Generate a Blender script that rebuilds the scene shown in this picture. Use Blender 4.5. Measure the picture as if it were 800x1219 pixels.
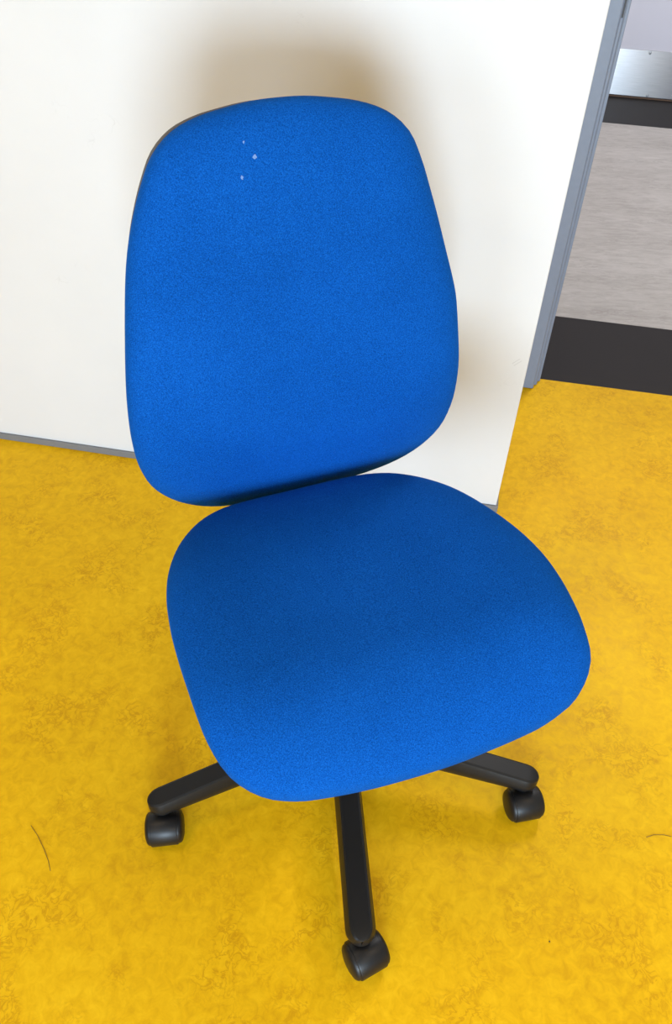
import bpy, bmesh, math
import numpy as np
from mathutils import Vector, Matrix

S = bpy.context.scene
for o in list(bpy.data.objects):
    bpy.data.objects.remove(o, do_unlink=True)
COL = S.collection
R = math.radians

# ------------------------------------------------------------------ camera
# world: z up, camera above the origin looking along +Y and down
FPX, PITCH, ROLL, CAMH = 975.0, 0.7602, 0.0420, 1.2687
Fv = Vector((0, math.cos(PITCH), -math.sin(PITCH)))
Rv0 = Vector((1, 0, 0)); Uv0 = Rv0.cross(Fv)
Rv = math.cos(ROLL) * Rv0 + math.sin(ROLL) * Uv0
Uv = -math.sin(ROLL) * Rv0 + math.cos(ROLL) * Uv0
cd = bpy.data.cameras.new('camera'); cam = bpy.data.objects.new('camera', cd); COL.objects.link(cam)
cam.matrix_world = Matrix(((Rv.x, Uv.x, -Fv.x, 0), (Rv.y, Uv.y, -Fv.y, 0), (Rv.z, Uv.z, -Fv.z, CAMH), (0, 0, 0, 1)))
cd.sensor_fit = 'VERTICAL'; cd.sensor_height = 36.0; cd.lens = FPX / 1219.0 * 36.0
cd.clip_start = 0.02
S.camera = cam

# ------------------------------------------------------------------ view, world
S.view_settings.view_transform = 'Standard'
S.view_settings.look = 'None'
S.view_settings.gamma = 1.0
S.view_settings.use_curve_mapping = False
S.view_settings.exposure = -0.06
W = bpy.data.worlds.new('world'); S.world = W; W.use_nodes = True
W.node_tree.nodes['Background'].inputs[0].default_value = (0.75, 0.85, 1.0, 1)
W.node_tree.nodes['Background'].inputs[1].default_value = 0.6

# wall frame: origin at the foot of the white wall's free corner, 'a' along the wall, 'n' into the wall
WA = R(-9.0); W0 = Vector((0.361, 1.361, 0))
TW = Vector((math.cos(WA), math.sin(WA), 0)); NW = Vector((-math.sin(WA), math.cos(WA), 0))
def wp(a, n, z=0.0):
    return W0 + a * TW + n * NW + Vector((0, 0, z))
ROOM_L, ROOM_R, ROOM_B, CEIL = -3.4, 3.2, -4.6, 2.9

# ------------------------------------------------------------------ lights: daylight from behind the camera, added window and ceiling fill, corridor lamp
WINDOWS = [(0.0, 1.3, 0.50, 1.70), (-1.7, -0.6, 0.75, 1.95)]       # a0, a1, z0, z1 in the rear wall; second one added to soften the wall shadow
WIN_POWER = [240.0, 55.0]
def area(name, loc, direction, sx, sy, power, col):
    l = bpy.data.lights.new(name, 'AREA'); l.shape = 'RECTANGLE'; l.size = sx; l.size_y = sy
    l.energy = power; l.color = col
    o = bpy.data.objects.new(name, l); COL.objects.link(o); o.location = loc
    o.rotation_euler = Vector(direction).to_track_quat('-Z', 'Y').to_euler()
    return o
for (a0, a1, z0, z1), pw in zip(WINDOWS, WIN_POWER):
    area('window_daylight', wp((a0 + a1) / 2, ROOM_B - 0.06, (z0 + z1) / 2), NW, a1 - a0 - .08, z1 - z0 - .08, pw, (0.66, 0.83, 1.0))
FILL_LAMPS = [(-1.3, -1.2), (-1.3, -3.2), (1.3, -1.2), (1.3, -3.2)]  # unseen lamps added in the room for warm ambient fill
for a, n in FILL_LAMPS:
    area('ceiling_lamp_light', wp(a, n, CEIL - 0.065), (0, 0, -1), 0.5, 0.5, 12.5, (1.0, 0.76, 0.50))
TUBE_DIR = (0, 0, -1)
CLAMPS = [(0.86, 1.9)]
for a, n in CLAMPS:
    area('corridor_lamp_light', wp(a, n, CEIL - 0.065), TUBE_DIR, 0.13, 1.2, 62.0, (1.0, 0.975, 0.96))

# ------------------------------------------------------------------ materials
def new_mat(name):
    m = bpy.data.materials.new(name); m.use_nodes = True
    nt = m.node_tree; return m, nt, nt.nodes['Principled BSDF'], nt.nodes, nt.links
def plain(name, col, rough=.5, metal=0.0, spec=.5, bump=0.0, bscale=300.0, var=0.0):
    m, nt, b, N, L = new_mat(name)
    b.inputs['Base Color'].default_value = (*col, 1); b.inputs['Roughness'].default_value = rough
    b.inputs['Metallic'].default_value = metal; b.inputs['Specular IOR Level'].default_value = spec
    tc = N.new('ShaderNodeTexCoord'); nz = N.new('ShaderNodeTexNoise')
    nz.inputs['Scale'].default_value = bscale; nz.inputs['Detail'].default_value = 4
    L.new(tc.outputs['Object'], nz.inputs['Vector'])
    if bump:
        bp = N.new('ShaderNodeBump'); bp.inputs['Strength'].default_value = bump; bp.inputs['Distance'].default_value = .001
        L.new(nz.outputs['Fac'], bp.inputs['Height']); L.new(bp.outputs['Normal'], b.inputs['Normal'])
    if var:
        mx = N.new('ShaderNodeMix'); mx.data_type = 'RGBA'
        mx.inputs[6].default_value = (*[c * (1 - var) for c in col], 1); mx.inputs[7].default_value = (*[min(1, c * (1 + var)) for c in col], 1)
        L.new(nz.outputs['Fac'], mx.inputs[0]); L.new(mx.outputs[2], b.inputs['Base Color'])
    return m
def math_node(N, L, op, a, b=None, clamp=False):
    n = N.new('ShaderNodeMath'); n.operation = op; n.use_clamp = clamp
    for i, v in enumerate((a, b)):
        if v is None: continue
        if isinstance(v, (int, float)): n.inputs[i].default_value = v
        else: L.new(v, n.inputs[i])
    return n.outputs[0]
def noise(N, L, vec, scale, detail=3, rough=.5, dist=0.0):
    n = N.new('ShaderNodeTexNoise'); n.inputs['Scale'].default_value = scale; n.inputs['Detail'].default_value = detail
    n.inputs['Roughness'].default_value = rough; n.inputs['Distortion'].default_value = dist
    L.new(vec, n.inputs['Vector']); return n.outputs['Fac']
def ramp(N, L, fac, stops):
    r = N.new('ShaderNodeValToRGB'); e = r.color_ramp.elements
    while len(e) < len(stops): e.new(.5)
    for k, (p, c) in enumerate(stops):
        e[k].position = p; e[k].color = (*c, 1) if len(c) == 3 else c
    L.new(fac, r.inputs[0]); return r.outputs[0]
def mixc(N, L, fac, a, b, mode='MIX'):
    m = N.new('ShaderNodeMix'); m.data_type = 'RGBA'; m.blend_type = mode
    for i, v in ((0, fac), (6, a), (7, b)):
        if isinstance(v, (int, float)): m.inputs[i].default_value = v
        elif isinstance(v, tuple): m.inputs[i].default_value = (*v, 1)
        else: L.new(v, m.inputs[i])
    return m.outputs[2]

def lino(name, c_lo, c_mid, c_hi, c_vein, rough, scale=(1, 1, 1), s=38.0, vein=.6):
    m, nt, b, N, L = new_mat(name)
    tc = N.new('ShaderNodeTexCoord'); mp = N.new('ShaderNodeMapping'); mp.inputs['Scale'].default_value = scale
    mp.inputs['Rotation'].default_value = (0, 0, R(9))
    L.new(tc.outputs['Object'], mp.inputs['Vector']); v = mp.outputs['Vector']
    big = noise(N, L, v, 3.2, 3, .5, .4)
    mid = noise(N, L, v, s, 8, .68, .7)
    f = math_node(N, L, 'ADD', math_node(N, L, 'MULTIPLY', big, .35), math_node(N, L, 'MULTIPLY', mid, .65))
    c = ramp(N, L, f, [(.34, c_lo), (.5, c_mid), (.66, c_hi)])
    # squiggly veins where a ridge of one noise meets a patchy mask
    rd = noise(N, L, v, s * 1.1, 3, .6, .9)
    ridge = math_node(N, L, 'SUBTRACT', 1.0, math_node(N, L, 'MULTIPLY', math_node(N, L, 'ABSOLUTE', math_node(N, L, 'SUBTRACT', rd, .5)), 17.0), True)
    patch = ramp(N, L, noise(N, L, v, 9.0, 3, .6, .5), [(.47, (0, 0, 0)), (.62, (1, 1, 1))])
    msk = math_node(N, L, 'MULTIPLY', math_node(N, L, 'MULTIPLY', ridge, patch), vein)
    c = mixc(N, L, msk, c, c_vein)
    L.new(c, b.inputs['Base Color']); b.inputs['Specular IOR Level'].default_value = .10
    rg = ramp(N, L, mid, [(.3, (rough - .06,) * 3), (.7, (rough + .08,) * 3)]); L.new(rg, b.inputs['Roughness'])
    bp = N.new('ShaderNodeBump'); bp.inputs['Strength'].default_value = .12; bp.inputs['Distance'].default_value = .001
    L.new(noise(N, L, v, 260, 3), bp.inputs['Height']); L.new(bp.outputs['Normal'], b.inputs['Normal'])
    return m
M_yellow = lino('yellow_linoleum', (.62, .330, .004), (.75, .427, .005), (.85, .520, .010), (.51, .240, .004), .45, s=52.0, vein=.7)
M_grey = lino('grey_linoleum', (.34, .315, .295), (.43, .405, .385), (.50, .475, .455), (.28, .255, .245), .5, scale=(.45, 1.6, 1), s=34, vein=.5)
M_dark = plain('dark_linoleum', (.022, .019, .019), .6, spec=.15, bump=.1, bscale=200, var=.15)

def wall_mat():
    m, nt, b, N, L = new_mat('white_painted_plaster')
    tc = N.new('ShaderNodeTexCoord'); v = tc.outputs['Object']
    base = ramp(N, L, noise(N, L, v, 2.5, 4, .6), [(.3, (.635, .635, .64)), (.7, (.67, .67, .675))])
    # small grey scuffs with ragged edges
    rd = noise(N, L, v, 16, 2, .5, 3.0)
    rg = math_node(N, L, 'SUBTRACT', 1.0, math_node(N, L, 'MULTIPLY', math_node(N, L, 'ABSOLUTE', math_node(N, L, 'SUBTRACT', rd, .5)), 60.0), True)
    pt = ramp(N, L, noise(N, L, v, 7.0, 2, .5), [(.66, (0, 0, 0)), (.72, (1, 1, 1))])
    base = mixc(N, L, math_node(N, L, 'MULTIPLY', math_node(N, L, 'MULTIPLY', rg, pt), .45), base, (.45, .44, .43))
    # two short rub marks low on the wall near its free corner
    dt = N.new('ShaderNodeVectorMath'); dt.operation = 'DOT_PRODUCT'; L.new(v, dt.inputs[0]); dt.inputs[1].default_value = tuple(TW)
    al = math_node(N, L, 'ADD', dt.outputs['Value'], -W0.dot(TW) + .024)
    sp = N.new('ShaderNodeSeparateXYZ'); L.new(v, sp.inputs[0]); zz = math_node(N, L, 'SUBTRACT', sp.outputs[2], .395)
    u = math_node(N, L, 'SUBTRACT', al, zz)
    near = math_node(N, L, 'LESS_THAN', math_node(N, L, 'ABSOLUTE', math_node(N, L, 'ADD', al, zz)), .013)
    m1 = math_node(N, L, 'LESS_THAN', math_node(N, L, 'ABSOLUTE', u), .0011)
    m2 = math_node(N, L, 'LESS_THAN', math_node(N, L, 'ABSOLUTE', math_node(N, L, 'SUBTRACT', u, .008)), .0011)
    base = mixc(N, L, math_node(N, L, 'MULTIPLY', math_node(N, L, 'MULTIPLY', math_node(N, L, 'ADD', m1, m2), near), .35), base, (.35, .35, .36))
    L.new(base, b.inputs['Base Color']); b.inputs['Roughness'].default_value = .55; b.inputs['Specular IOR Level'].default_value = .3
    bp = N.new('ShaderNodeBump'); bp.inputs['Strength'].default_value = .06; bp.inputs['Distance'].default_value = .002
    L.new(noise(N, L, v, 90, 4), bp.inputs['Height']); L.new(bp.outputs['Normal'], b.inputs['Normal'])
    return m
M_wall = wall_mat()
M_ceil = plain('ceiling_paint', (.36, .34, .31), .8)
M_side = plain('beige_paint', (.42, .39, .35), .6)
M_corr = plain('pale_lavender_paint', (.62, .60, .66), .5)
M_base = plain('grey_skirting', (.17, .175, .185), .5)
M_frame = plain('blue_grey_frame_paint', (.185, .222, .30), .45, bump=.08, bscale=60, var=.08)
M_white = plain('white_plastic', (.8, .8, .8), .4)
M_slot = plain('dark_slot', (.02, .02, .025), .5)
def steel_mat():
    m, nt, b, N, L = new_mat('brushed_steel')
    tc = N.new('ShaderNodeTexCoord'); mp = N.new('ShaderNodeMapping'); mp.inputs['Scale'].default_value = (3, 3, 220)
    L.new(tc.outputs['Object'], mp.inputs['Vector'])
    n = noise(N, L, mp.outputs['Vector'], 4, 4)
    L.new(ramp(N, L, n, [(.3, (.42, .43, .45)), (.7, (.52, .53, .55))]), b.inputs['Base Color'])
    b.inputs['Metallic'].default_value = 1.0; b.inputs['Roughness'].default_value = .30
    b.inputs['Anisotropic'].default_value = .92; b.inputs['Anisotropic Rotation'].default_value = .25
    tg = N.new('ShaderNodeTangent'); tg.direction_type = 'RADIAL'; tg.axis = 'Z'; L.new(tg.outputs[0], b.inputs['Tangent'])
    return m
M_steel = steel_mat()
M_wood = plain('wood_edge', (.10, .05, .022), .5, bscale=60, var=.3)

def fabric_mat(name, specks):
    m, nt, b, N, L = new_mat(name)
    tc = N.new('ShaderNodeTexCoord'); v = tc.outputs['Object']
    weave = noise(N, L, v, 760, 2, .6)
    soft = noise(N, L, v, 9, 3, .5)
    f = math_node(N, L, 'ADD', math_node(N, L, 'MULTIPLY', weave, .85), math_node(N, L, 'MULTIPLY', soft, .15))
    c = ramp(N, L, f, [(.30, (.0012, .040, .19)), (.5, (.0025, .066, .32)), (.70, (.006, .110, .48))])
    for (p, r) in specks:      # bits of pale lint caught in the cloth
        d = N.new('ShaderNodeVectorMath'); d.operation = 'DISTANCE'; d.inputs[1].default_value = p
        hf = N.new('ShaderNodeVectorMath'); hf.operation = 'SUBTRACT'; hf.inputs[1].default_value = (.5, .5, .5)
        jt = N.new('ShaderNodeVectorMath'); jt.operation = 'MULTIPLY_ADD'
        nzc = N.new('ShaderNodeTexNoise'); nzc.inputs['Scale'].default_value = 200; L.new(v, nzc.inputs['Vector'])
        L.new(nzc.outputs['Color'], hf.inputs[0]); L.new(hf.outputs[0], jt.inputs[0]); jt.inputs[1].default_value = (.007, .007, .007); L.new(v, jt.inputs[2])
        L.new(jt.outputs[0], d.inputs[0])
        k = math_node(N, L, 'MULTIPLY', math_node(N, L, 'LESS_THAN', d.outputs['Value'], r), .32)
        c = mixc(N, L, k, c, (.45, .62, .85))
    L.new(c, b.inputs['Base Color'])
    b.inputs['Roughness'].default_value = .85; b.inputs['Specular IOR Level'].default_value = .03
    b.inputs['Sheen Weight'].default_value = .18; b.inputs['Sheen Roughness'].default_value = .4
    b.inputs['Sheen Tint'].default_value = (.03, .35, 1.0, 1)
    bp = N.new('ShaderNodeBump'); bp.inputs['Strength'].default_value = .5; bp.inputs['Distance'].default_value = .0012
    L.new(weave, bp.inputs['Height']); L.new(bp.outputs['Normal'], b.inputs['Normal'])
    return m
M_black = plain('black_plastic', (.007, .007, .0075), .40, spec=.28, bump=.15, bscale=900)
M_black2 = plain('black_caster_plastic', (.006, .006, .007), .42, spec=.35)
M_shell = plain('grey_plastic_shell', (.11, .10, .095), .5, bump=.1, bscale=600)
M_metal = plain('black_steel', (.02, .02, .02), .3, metal=.3)
M_chrome = plain('polished_steel', (.6, .6, .6), .2, metal=1.0)

# ------------------------------------------------------------------ mesh helpers
def obj(name, verts, faces, mat, parent=None, smooth=False):
    me = bpy.data.meshes.new(name); me.from_pydata([tuple(map(float, v)) for v in verts], [], faces); me.update()
    bm = bmesh.new(); bm.from_mesh(me); bmesh.ops.recalc_face_normals(bm, faces=bm.faces); bm.to_mesh(me); bm.free()
    if smooth:
        me.polygons.foreach_set('use_smooth', [True] * len(me.polygons))
    me.materials.append(mat)
    o = bpy.data.objects.new(name, me); COL.objects.link(o)
    if parent is not None: o.parent = parent
    return o
def tag(o, label=None, cat=None, group=None, kind=None):
    for k, v in (('label', label), ('category', cat), ('group', group), ('kind', kind)):
        if v: o[k] = v
    return o
class MB:
    def __init__(s): s.v = []; s.f = []
    def prism(s, poly, z0, z1, place=lambda p: p):
        n = len(poly); o = len(s.v)
        s.v += [place(Vector((x, y, z0))) for x, y in poly] + [place(Vector((x, y, z1))) for x, y in poly]
        s.f += [list(range(o, o + n))[::-1], list(range(o + n, o + 2 * n))]
        s.f += [[o + i, o + (i + 1) % n, o + n + (i + 1) % n, o + n + i] for i in range(n)]
        return s
    def box(s, x0, x1, y0, y1, z0, z1, place=lambda p: p):
        return s.prism([(x0, y0), (x1, y0), (x1, y1), (x0, y1)], z0, z1, place)
    def rings(s, rr, close0=True, close1=True):
        o = len(s.v); n = len(rr[0])
        for r in rr: s.v += list(r)
        for k in range(len(rr) - 1):
            for i in range(n):
                j = (i + 1) % n
                s.f.append([o + k * n + i, o + k * n + j, o + (k + 1) * n + j, o + (k + 1) * n + i])
        if close0: s.f.append(list(range(o, o + n))[::-1])
        if close1: s.f.append(list(range(o + (len(rr) - 1) * n, o + len(rr) * n)))
        return s
    def lathe(s, prof, n, place=lambda p: p, close0=True, close1=True):
        return s.rings([[place(Vector((r * math.cos(2 * math.pi * i / n), r * math.sin(2 * math.pi * i / n), z))) for i in range(n)] for r, z in prof], close0, close1)
    def build(s, name, mat, parent=None, smooth=False, angle=None, bevel=None):
        o = obj(name, s.v, s.f, mat, parent, smooth)
        if bevel:
            b = o.modifiers.new('bevel', 'BEVEL'); b.width = bevel; b.segments = 2; b.limit_method = 'ANGLE'; b.angle_limit = R(40)
        if smooth and angle:
            me = o.data; bm = bmesh.new(); bm.from_mesh(me)
            for e in bm.edges:
                if len(e.link_faces) == 2 and e.calc_face_angle(0) > R(angle): e.smooth = False
            bm.to_mesh(me); bm.free()
        return o
WPL = lambda p: wp(p.x, p.y, p.z)          # place (a, n, z) boxes in the wall frame

# ------------------------------------------------------------------ the setting
OPEN_R = 1.08                               # right side of the doorway
FB = 0.56                                   # depth at which the yellow floor ends
CORR = 3.17                                 # far side of the corridor
def struct(o): o['kind'] = 'structure'; return o
fl = MB().box(ROOM_L - .1, ROOM_R + .1, ROOM_B - .1, 0.0, -.06, 0, WPL).box(0.0, OPEN_R, 0, FB, -.06, 0, WPL)
struct(fl.build('floor', M_yellow))
struct(MB().box(-2.5, 4.0, FB, .915, -.06, 0, WPL).build('floor_threshold_border', M_dark))
struct(MB().box(-2.5, 4.0, .915, 2.755, -.06, 0, WPL).build('floor_corridor', M_grey))
struct(MB().box(-2.5, 4.0, 2.755, CORR + .1, -.06, 0, WPL).build('floor_far_border', M_dark))
# walls of the room
struct(MB().box(ROOM_L, 0, 0, .545, 0, CEIL, WPL).build('wall_back', M_wall, bevel=.002))
struct(MB().box(OPEN_R + .1, ROOM_R, 0, .545, 0, CEIL, WPL).box(0, OPEN_R + .1, 0, .545, 2.12, CEIL, WPL).build('wall_right_of_doorway', M_wall))
struct(MB().box(ROOM_L - .1, ROOM_L, ROOM_B - .1, .545, 0, CEIL, WPL).build('wall_left', M_side))
struct(MB().box(ROOM_R, ROOM_R + .1, ROOM_B - .1, .545, 0, CEIL, WPL).build('wall_right', M_side))
rear = MB(); edges = sorted(WINDOWS); x = ROOM_L
for a0, a1, z0, z1 in edges:
    rear.box(x, a0, ROOM_B - .12, ROOM_B, 0, CEIL, WPL); rear.box(a0, a1, ROOM_B - .12, ROOM_B, 0, z0, WPL)
    rear.box(a0, a1, ROOM_B - .12, ROOM_B, z1, CEIL, WPL); x = a1
rear.box(x, ROOM_R, ROOM_B - .12, ROOM_B, 0, CEIL, WPL)
struct(rear.build('wall_rear', M_side))
for k, (a0, a1, z0, z1) in enumerate(WINDOWS):
    fr = MB()
    fr.box(a0, a0 + .04, ROOM_B - .1, ROOM_B - .02, z0, z1, WPL).box(a1 - .04, a1, ROOM_B - .1, ROOM_B - .02, z0, z1, WPL)
    fr.box(a0, a1, ROOM_B - .1, ROOM_B - .02, z0, z0 + .04, WPL).box(a0, a1, ROOM_B - .1, ROOM_B - .02, z1 - .04, z1, WPL)
    struct(fr.build('window_%d' % (k + 1), M_white))  # second frame belongs to the added fill window
struct(MB().box(ROOM_L - .1, ROOM_R + .1, ROOM_B - .12, .545, CEIL, CEIL + .1, WPL).build('ceiling', M_ceil))
# corridor beyond the doorway
struct(MB().box(-2.5, 4.0, CORR, CORR + .1, 0, CEIL, WPL).build('wall_corridor_far', M_corr))
struct(MB().box(-2.6, -2.5, .545, CORR + .1, 0, CEIL, WPL).build('wall_corridor_left', M_corr))
struct(MB().box(4.0, 4.1, .545, CORR + .1, 0, CEIL, WPL).build('wall_corridor_right', M_corr))
struct(MB().box(-2.5, ROOM_L * 0 - .0, .545, .56, 0, CEIL, WPL).box(OPEN_R + .1, 4.0, .545, .56, 0, CEIL, WPL).build('wall_corridor_near', M_corr))
struct(MB().box(-2.6, 4.1, .545, CORR + .1, CEIL, CEIL + .1, WPL).build('ceiling_corridor', M_ceil))
# low grey skirting that wraps the free corner
sk = MB().box(ROOM_L, .004, -.006, 0, 0, .017, WPL).box(0, .004, 0, .5, 0, .017, WPL)
struct(sk.build('baseboard_back', M_base, bevel=.001))

# steel door frame in the doorway
tr = bpy.data.objects.new('trim_1', None); COL.objects.link(tr); tr['kind'] = 'structure'
PROF_L = [(-.005, .505), (.076, .505), (.079, .508), (.079, .524), (.085, .524), (.088, .527), (.088, .544), (.096, .544), (.096, .566), (-.005, .566)]
MB().prism(PROF_L, .002, 2.12, WPL).build('door_jamb', M_frame, tr, bevel=.0012)
MB().prism([(OPEN_R + .1 - a, n) for a, n in PROF_L][::-1], .002, 2.12, WPL).build('door_jamb', M_frame, tr, bevel=.0012)
MB().box(.0, OPEN_R + .1, .505, .566, 2.06, 2.12, WPL).build('frame_head', M_frame, tr)
st = MB().box(.0810, .0845, .5225, .5255, .877, 1.06, WPL).build('strike_plate', M_slot, tr); st['label'] = 'dark latch slot in the jamb'

# pale door across the corridor with a steel kick plate
d1 = bpy.data.objects.new('door_1', None); COL.objects.link(d1); d1.location = wp(.65, CORR); d1['kind'] = 'structure'
def DPL(p): return wp(p.x, p.y, p.z) - wp(.65, CORR)
MB().box(.12, 1.18, CORR - .012, CORR - .0005, .010, 2.08, DPL).build('door_leaf', M_corr, d1, bevel=.002)
kp = MB().box(.125, 1.175, CORR - .016, CORR - .0125, .012, .216, DPL).build('kick_plate', M_steel, d1, bevel=.001); kp['label'] = 'brushed steel kick plate'
ed = MB().box(.12, 1.18, CORR - .014, CORR - .0005, .002, .0095, DPL).build('bottom_edge', M_wood, d1); ed['label'] = 'brown wooden bottom edge'
for a, z in ((.56, .206), (.60, .019), (.2, .206), (.2, .019), (1.0, .206), (1.0, .019)):
    def SPL(p, a=a, z=z): return DPL(Vector((a + p.x, CORR - .016 - p.z, z + p.y)))
    MB().lathe([(.006, -.002), (.006, .0008), (.004, .002), (.0005, .0022)], 12, SPL).build('screw', M_steel, kp, True)

# lamp housings out of frame: added ones for the room fill, one for the corridor
for k, (a, n) in enumerate(FILL_LAMPS + CLAMPS):
    sy = .25 if k < len(FILL_LAMPS) else .60
    lp = bpy.data.objects.new('ceiling_light_panel', None); COL.objects.link(lp); lp.location = wp(a, n, CEIL)
    def LPL(p, a=a, n=n): return wp(a + p.x, n + p.y, CEIL + p.z) - wp(a, n, CEIL)
    MB().box(-(.29 if k < len(FILL_LAMPS) else .12), (.29 if k < len(FILL_LAMPS) else .12), -sy - .04, sy + .04, -.06, 0, LPL).build('housing', M_white, lp, bevel=.004)
    lp['kind'] = 'structure'

# ------------------------------------------------------------------ the chair
CX, CY = 0.024, 0.7073
chair = bpy.data.objects.new('office_chair', None); COL.objects.link(chair); chair.location = (CX, CY, 0)
tag(chair, 'blue fabric swivel office chair on a black five-star base with casters', 'chair')
SEAT = [0.2407, 0.2434, 0.2481, 0.2528, 0.2544, 0.2513, 0.2465, 0.2417, 0.2369, 0.2336, 0.2332, 0.2352, 0.2388, 0.2435, 0.249, 0.2564, 0.2682, 0.2802, 0.2761, 0.2591, 0.2408, 0.227, 0.2182, 0.213, 0.2109, 0.2122, 0.2171, 0.2255, 0.238, 0.2547, 0.2696, 0.2745, 0.2657, 0.2537, 0.2446, 0.2396, 0.2378, 0.2381, 0.2407, 0.2444, 0.2482, 0.2525, 0.2562, 0.2588, 0.2571, 0.2508, 0.2446, 0.2411]
BACK = [0.3017, 0.3025, 0.3064, 0.3117, 0.3156, 0.3139, 0.3034, 0.2824, 0.2598, 0.2417, 0.2279, 0.2195, 0.2145, 0.2099, 0.2077, 0.209, 0.2136, 0.2216, 0.2337, 0.2466, 0.2496, 0.2456, 0.2406, 0.2379, 0.2365, 0.2374, 0.2395, 0.2442, 0.2476, 0.2445, 0.2345, 0.2255, 0.2187, 0.2135, 0.2104, 0.2103, 0.2136, 0.2206, 0.2313, 0.2453, 0.2627, 0.2822, 0.3003, 0.3112, 0.3161, 0.3156, 0.3102, 0.3045]
NG = 144
def outline(full, g):
    full = np.array(full); n = len(full); x = ((g + np.pi / 2) % (2 * np.pi)) / (2 * np.pi) * n
    i = np.floor(x).astype(int); t = x - i
    a, b, c, d = [full[(i + k) % n] for k in (-1, 0, 1, 2)]
    return .5 * ((2 * b) + (-a + c) * t + (2 * a - 5 * b + 4 * c - d) * t * t + (-a + 3 * b - 3 * c + d) * t ** 3)
def back_bend(s, t):
    return .45 * s * s + .022 * np.exp(-((t + .09) / .12) ** 2) - .016 * np.clip((t - .05) / .2, 0, 2) ** 2 - .004 * np.clip((-.08 - t) / .13, 0, 1.8) ** 2
def seat_bend(s, v):
    return .5 * s * s - .045 * np.clip((v - .08) / .14, 0, 2) ** 2 - .012 * np.clip((-v - .05) / .18, 0, 2) ** 2
RHO = [.06, .12, .19, .25, .32, .38, .44, .5, .55, .6, .64, .68, .72, .75, .78, .81, .835, .86, .88, .9, .918, .935, .948, .96, .97, .98, .987, .993, .997, 1.0]
def cushion(ctrl, T, B, bend, ex):
    g = np.linspace(0, 2 * np.pi, NG, endpoint=False); r = outline(ctrl, g)
    prof = [(q, T * (1 - q ** ex) ** .5) for q in RHO] + [(.998, -.25 * B), (.985, -.6 * B), (.96, -.88 * B), (.93, -B), (.6, -B * 1.02), (.1, -B * 1.02)]
    return [np.stack([q * r * np.cos(g), q * r * np.sin(g), h + bend(q * r * np.cos(g), q * r * np.sin(g))], -1) for q, h in prof]
def shell(ctrl, prof, bend, ds=0.0, dt=0.0):
    g = np.linspace(0, 2 * np.pi, NG, endpoint=False); r = outline(ctrl, g)
    return [np.stack([q * r * np.cos(g) + ds, q * r * np.sin(g) + dt, h + bend(q * r * np.cos(g), q * r * np.sin(g))], -1) for q, h in prof]
def frame(ax, al=None):
    fw = np.array([math.sin(ax), -math.cos(ax), 0]); rt = np.array([math.cos(ax), math.sin(ax), 0]); z = np.array([0, 0, 1.])
    if al is None: return rt, fw, z
    return rt, math.cos(al) * z - math.sin(al) * fw, math.cos(al) * fw + math.sin(al) * z
AXS, AXB, TILT = R(21.6), R(22.43), R(4.56)
sr, sf, su = frame(AXS)
SP = np.array([0, 0, .475]) + .045 * sf - .0017 * sr
br, bu, bn = frame(AXB, TILT)
BP = np.array([0, 0, .48]) - .222 * frame(AXB)[1] + .2625 * bu
def seat_place(X): return SP + X[:, :1] * sr + X[:, 1:2] * sf + X[:, 2:] * su
def back_place(X): return BP + X[:, :1] * br + X[:, 1:2] * bu + X[:, 2:] * bn
def pad_obj(name, rings, place, mat, parent):
    mb = MB(); mb.rings([[Vector(p) for p in place(X)] for X in rings]); return mb.build(name, mat, parent, True)
def bpt(s, t):
    h = .055 * (1 - (math.hypot(s, t) / .24) ** 3.2) ** .5 + float(back_bend(np.array(s), np.array(t))); return tuple(BP + s * br + t * bu + h * bn)

M_fab_seat = fabric_mat('blue_seat_fabric', [])
M_fab_back = fabric_mat('blue_back_fabric', [(bpt(-.0533, .2054), .0021), (bpt(-.0434, .1911), .0021), (bpt(-.0615, .1736), .0016)])
seat = pad_obj('seat', cushion(SEAT, .04, .035, seat_bend, 5.0), seat_place, M_fab_seat, chair)
pan = pad_obj('seat_pan', shell(SEAT, [(.1, -.0365), (.7, -.0365), (.90, -.0355), (.905, -.040), (.86, -.052), (.6, -.058), (.1, -.058)], seat_bend), seat_place, M_black, seat)
backrest = pad_obj('backrest', cushion(BACK, .055, .03, back_bend, 3.2), back_place, M_fab_back, chair)
bsh = pad_obj('back_shell', shell(BACK, [(.1, -.0315), (.7, -.0315), (.914, -.0290), (.920, -.031), (.914, -.036), (.88, -.043), (.6, -.050), (.1, -.050)], back_bend, -.008, .013), back_place, M_shell, backrest)
bsh['label'] = 'grey plastic rear shell'

# mechanism, back bar, gas column (below and behind the cushions)
def CPL(p): return Vector(p.x * sr + p.y * sf + np.array([0, 0, p.z]))
MB().box(-.09, .09, -.13, .11, .372, .408, CPL).build('tilt_mechanism', M_metal, chair, bevel=.008)
bar = MB(); path = []
for v, z in ((-.08, .385), (-.17, .380), (-.245, .384), (-.290, .410), (-.318, .46), (-.312, .55), (-.305, .66)):
    path.append((v, z))
rr = []
for i, (v, z) in enumerate(path):
    a = path[max(0, i - 1)]; b = path[min(len(path) - 1, i + 1)]
    t = Vector((0, b[0] - a[0], b[1] - a[1])).normalized(); nn = Vector((0, -t.z, t.y))
    c = Vector((0, v, z)); w = Vector((.03, 0, 0)); h = nn * .005
    rr.append([CPL(c + q) for q in (-w - h, w - h, w + h, -w + h)])
bar.rings(rr); bar.build('back_bar', M_metal, chair, bevel=.002)
lv = MB(); lv.rings([[CPL(Vector((x, .03 + .006 * math.cos(k * math.pi / 5), z + .006 * math.sin(k * math.pi / 5)))) for k in range(10)] for x, z in ((.08, .388), (.14, .386), (.19, .380))])
lv.build('height_lever', M_black, chair, True, 40)
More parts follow.
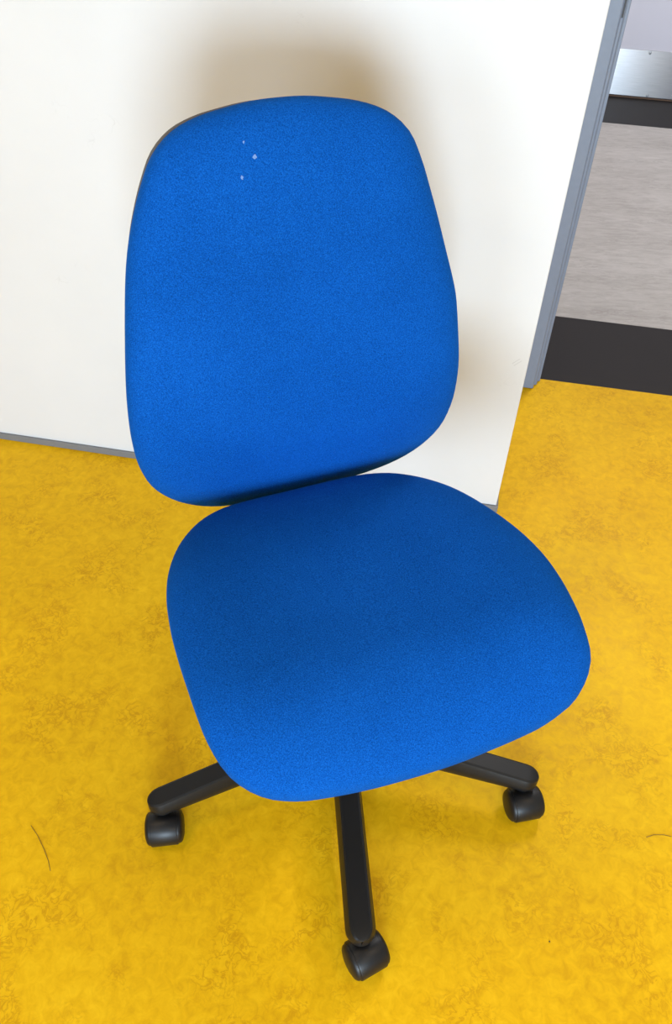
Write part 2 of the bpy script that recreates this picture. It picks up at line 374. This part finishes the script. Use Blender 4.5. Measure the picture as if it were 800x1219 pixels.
MB().lathe([(.014, .10), (.014, .375)], 24, lambda p: p + Vector((0, .016, 0))).build('gas_piston', M_chrome, chair, True, 40)
MB().lathe([(.025, .075), (.025, .24), (.022, .245)], 28, lambda p: p + Vector((0, .016, 0))).build('gas_column', M_black, chair, True, 40)

# five-star base
MB().lathe([(.030, .066), (.044, .070), (.046, .100), (.043, .118), (.034, .126), (.026, .127)], 40, lambda p: p + Vector((0, .016, 0))).build('hub', M_black, chair, True, 35)
A0 = 0.1137; RB = .30; BY = .016           # the star base stands a little behind the seat's centre
def arm_mesh():
    mb = MB(); rr = []
    def section(y, k, zt, zb):
        w = .0205 * k; tw = .0140 * k; e = .0012
        pts = [(-w * .86, zb), (w * .86, zb), (w, zb + (zt - zb) * .25), (w * .99, zb + (zt - zb) * .55), (tw + .0012, zt - .0018), (tw - .002, zt), (-tw + .002, zt), (-tw - .0012, zt - .0018), (-w * .99, zb + (zt - zb) * .55), (-w, zb + (zt - zb) * .25)]
        return [Vector((x, -y, z)) for x, z in pts]
    for y in (.03, .08, .14, .20, .26, .300):
        f = (y - .03) / .27
        rr.append(section(y, 1.0 + .04 * f, .124 - .036 * f, .072 - .011 * f))
    for th in (15, 30, 45, 58, 70, 80, 87):
        c, s_ = math.cos(R(th)), math.sin(R(th))
        rr.append(section(.300 + .021 * s_, 1.04 * max(c, .04), .088 - .002 * s_ - .004 * (1 - c), .061 + .004 * (1 - c)))
    mb.rings(rr); return mb
arm0 = None
AXES = [R(30), R(13), R(60), R(140), R(9)]       # swivel of each caster, front arm first, then to the right and round
def caster_parts():
    """local frame: pivot at origin, roller axis along x, trailing towards -y"""
    wc = Vector((0, -.020, .0255)); parts = {}
    def X(p): return wc + Vector((p.z, p.x, p.y))
    hood = MB(); prof_r = .0272; hw = .0205; ring_o = []; n = 26
    a_s, a_e = R(-62), R(186)          # angle measured in (-y, z): over the top from the trailing side to the front
    def P(x, r, th): return wc + Vector((x, -r * math.cos(th), r * math.sin(th)))
    rr = []
    for i in range(n + 1):
        th = a_s + (a_e - a_s) * i / n
        rr.append([P(-hw, prof_r - .0016, th), P(-hw, prof_r - .0006, th), P(-hw + .0012, prof_r, th), P(hw - .0012, prof_r, th), P(hw, prof_r - .0006, th), P(hw, prof_r - .0016, th)])
    hood.rings(rr)
    neck = MB().lathe([(.0135, .040), (.0145, .050), (.0145, .0545), (.012, .056), (.012, .058), (.0095, .0585), (.0095, .0635)], 24, lambda p: p + Vector((0, 0, 0)))
    wheels = []
    for s in (-1, 1):
        w = MB(); w.lathe([(.010, s * .004), (.0235, s * .004), (.0252, s * .006), (.0254, s * .016), (.0254, s * .0215), (.0245, s * .0245), (.0215, s * .0272), (.015, s * .0292), (.007, s * .0300), (.001, s * .0302)], 36, X); wheels.append(w)
    axle = MB().lathe([(.004, -.021), (.004, .021)], 12, X)
    return hood, neck, wheels, axle
proto = None
for k in range(5):
    ang = A0 + k * 2 * math.pi / 5
    if arm0 is None:
        arm0 = arm_mesh().build('base_arm', M_black, chair, True, 28); a = arm0
    else:
        a = arm0.copy(); COL.objects.link(a); a.parent = chair
    a.rotation_euler = (0, 0, ang); a.location = (0, BY, 0)
    piv = Vector((RB * math.sin(ang), BY - RB * math.cos(ang), 0))
    if proto is None:
        hood, neck, wheels, axle = caster_parts()
        c = hood.build('caster', M_black2, chair, True, 35)
        kids = [neck.build('stem', M_black2, c, True, 35)] + [w.build('wheel', M_black2, c, True, 50) for w in wheels] + [axle.build('axle', M_metal, c, True, 40)]
        proto = (c, kids)
    else:
        c = proto[0].copy(); COL.objects.link(c); c.parent = chair
        for q in proto[1]:
            d = q.copy(); COL.objects.link(d); d.parent = c
    c.location = piv; c.rotation_euler = (0, 0, AXES[k])

# ------------------------------------------------------------------ litter on the floor
def strand(name, pts, rad, mat):
    mb = MB(); rr = []
    for i, p in enumerate(pts):
        p = Vector(p); a = Vector(pts[max(0, i - 1)]); b = Vector(pts[min(len(pts) - 1, i + 1)])
        t = (b - a).normalized(); sd = t.cross(Vector((0, 0, 1))).normalized(); up = sd.cross(t)
        rr.append([p + rad * (math.cos(q * math.pi / 2.5) * sd + math.sin(q * math.pi / 2.5) * up) for q in range(5)])
    return mb.rings(rr).build(name, mat, None, True)

M_hair = plain('dark_hair', (.05, .03, .02), .5)
h1 = strand('hair_strand', [(-.4618, .5841, .0006), (-.4465, .5684, .0006), (-.4297, .5464, .0006), (-.4190, .5300, .0006), (-.4116, .5148, .0006)], .00035, M_hair)
tag(h1, 'thin dark hair lying on the yellow floor left of the chair', 'hair')
h2 = strand('hair_strand', [(.5189, .6072, .0006), (.5322, .6120, .0006), (.5487, .6127, .0006), (.5602, .6104, .0006)], .00035, M_hair)
tag(h2, 'short dark hair lying on the yellow floor right of the chair', 'hair')
bm = bmesh.new(); bmesh.ops.create_icosphere(bm, subdivisions=1, radius=.0013)
for i, v in enumerate(bm.verts): v.co *= 1 + .25 * math.sin(i * 2.3); v.co.z *= .6
me = bpy.data.meshes.new('crumb'); bm.to_mesh(me); bm.free(); me.materials.append(M_slot)
cr = bpy.data.objects.new('crumb', me); COL.objects.link(cr); cr.location = (.3376, .4437, .0009)
tag(cr, 'tiny black crumb on the yellow floor in front of the right caster', 'crumb')
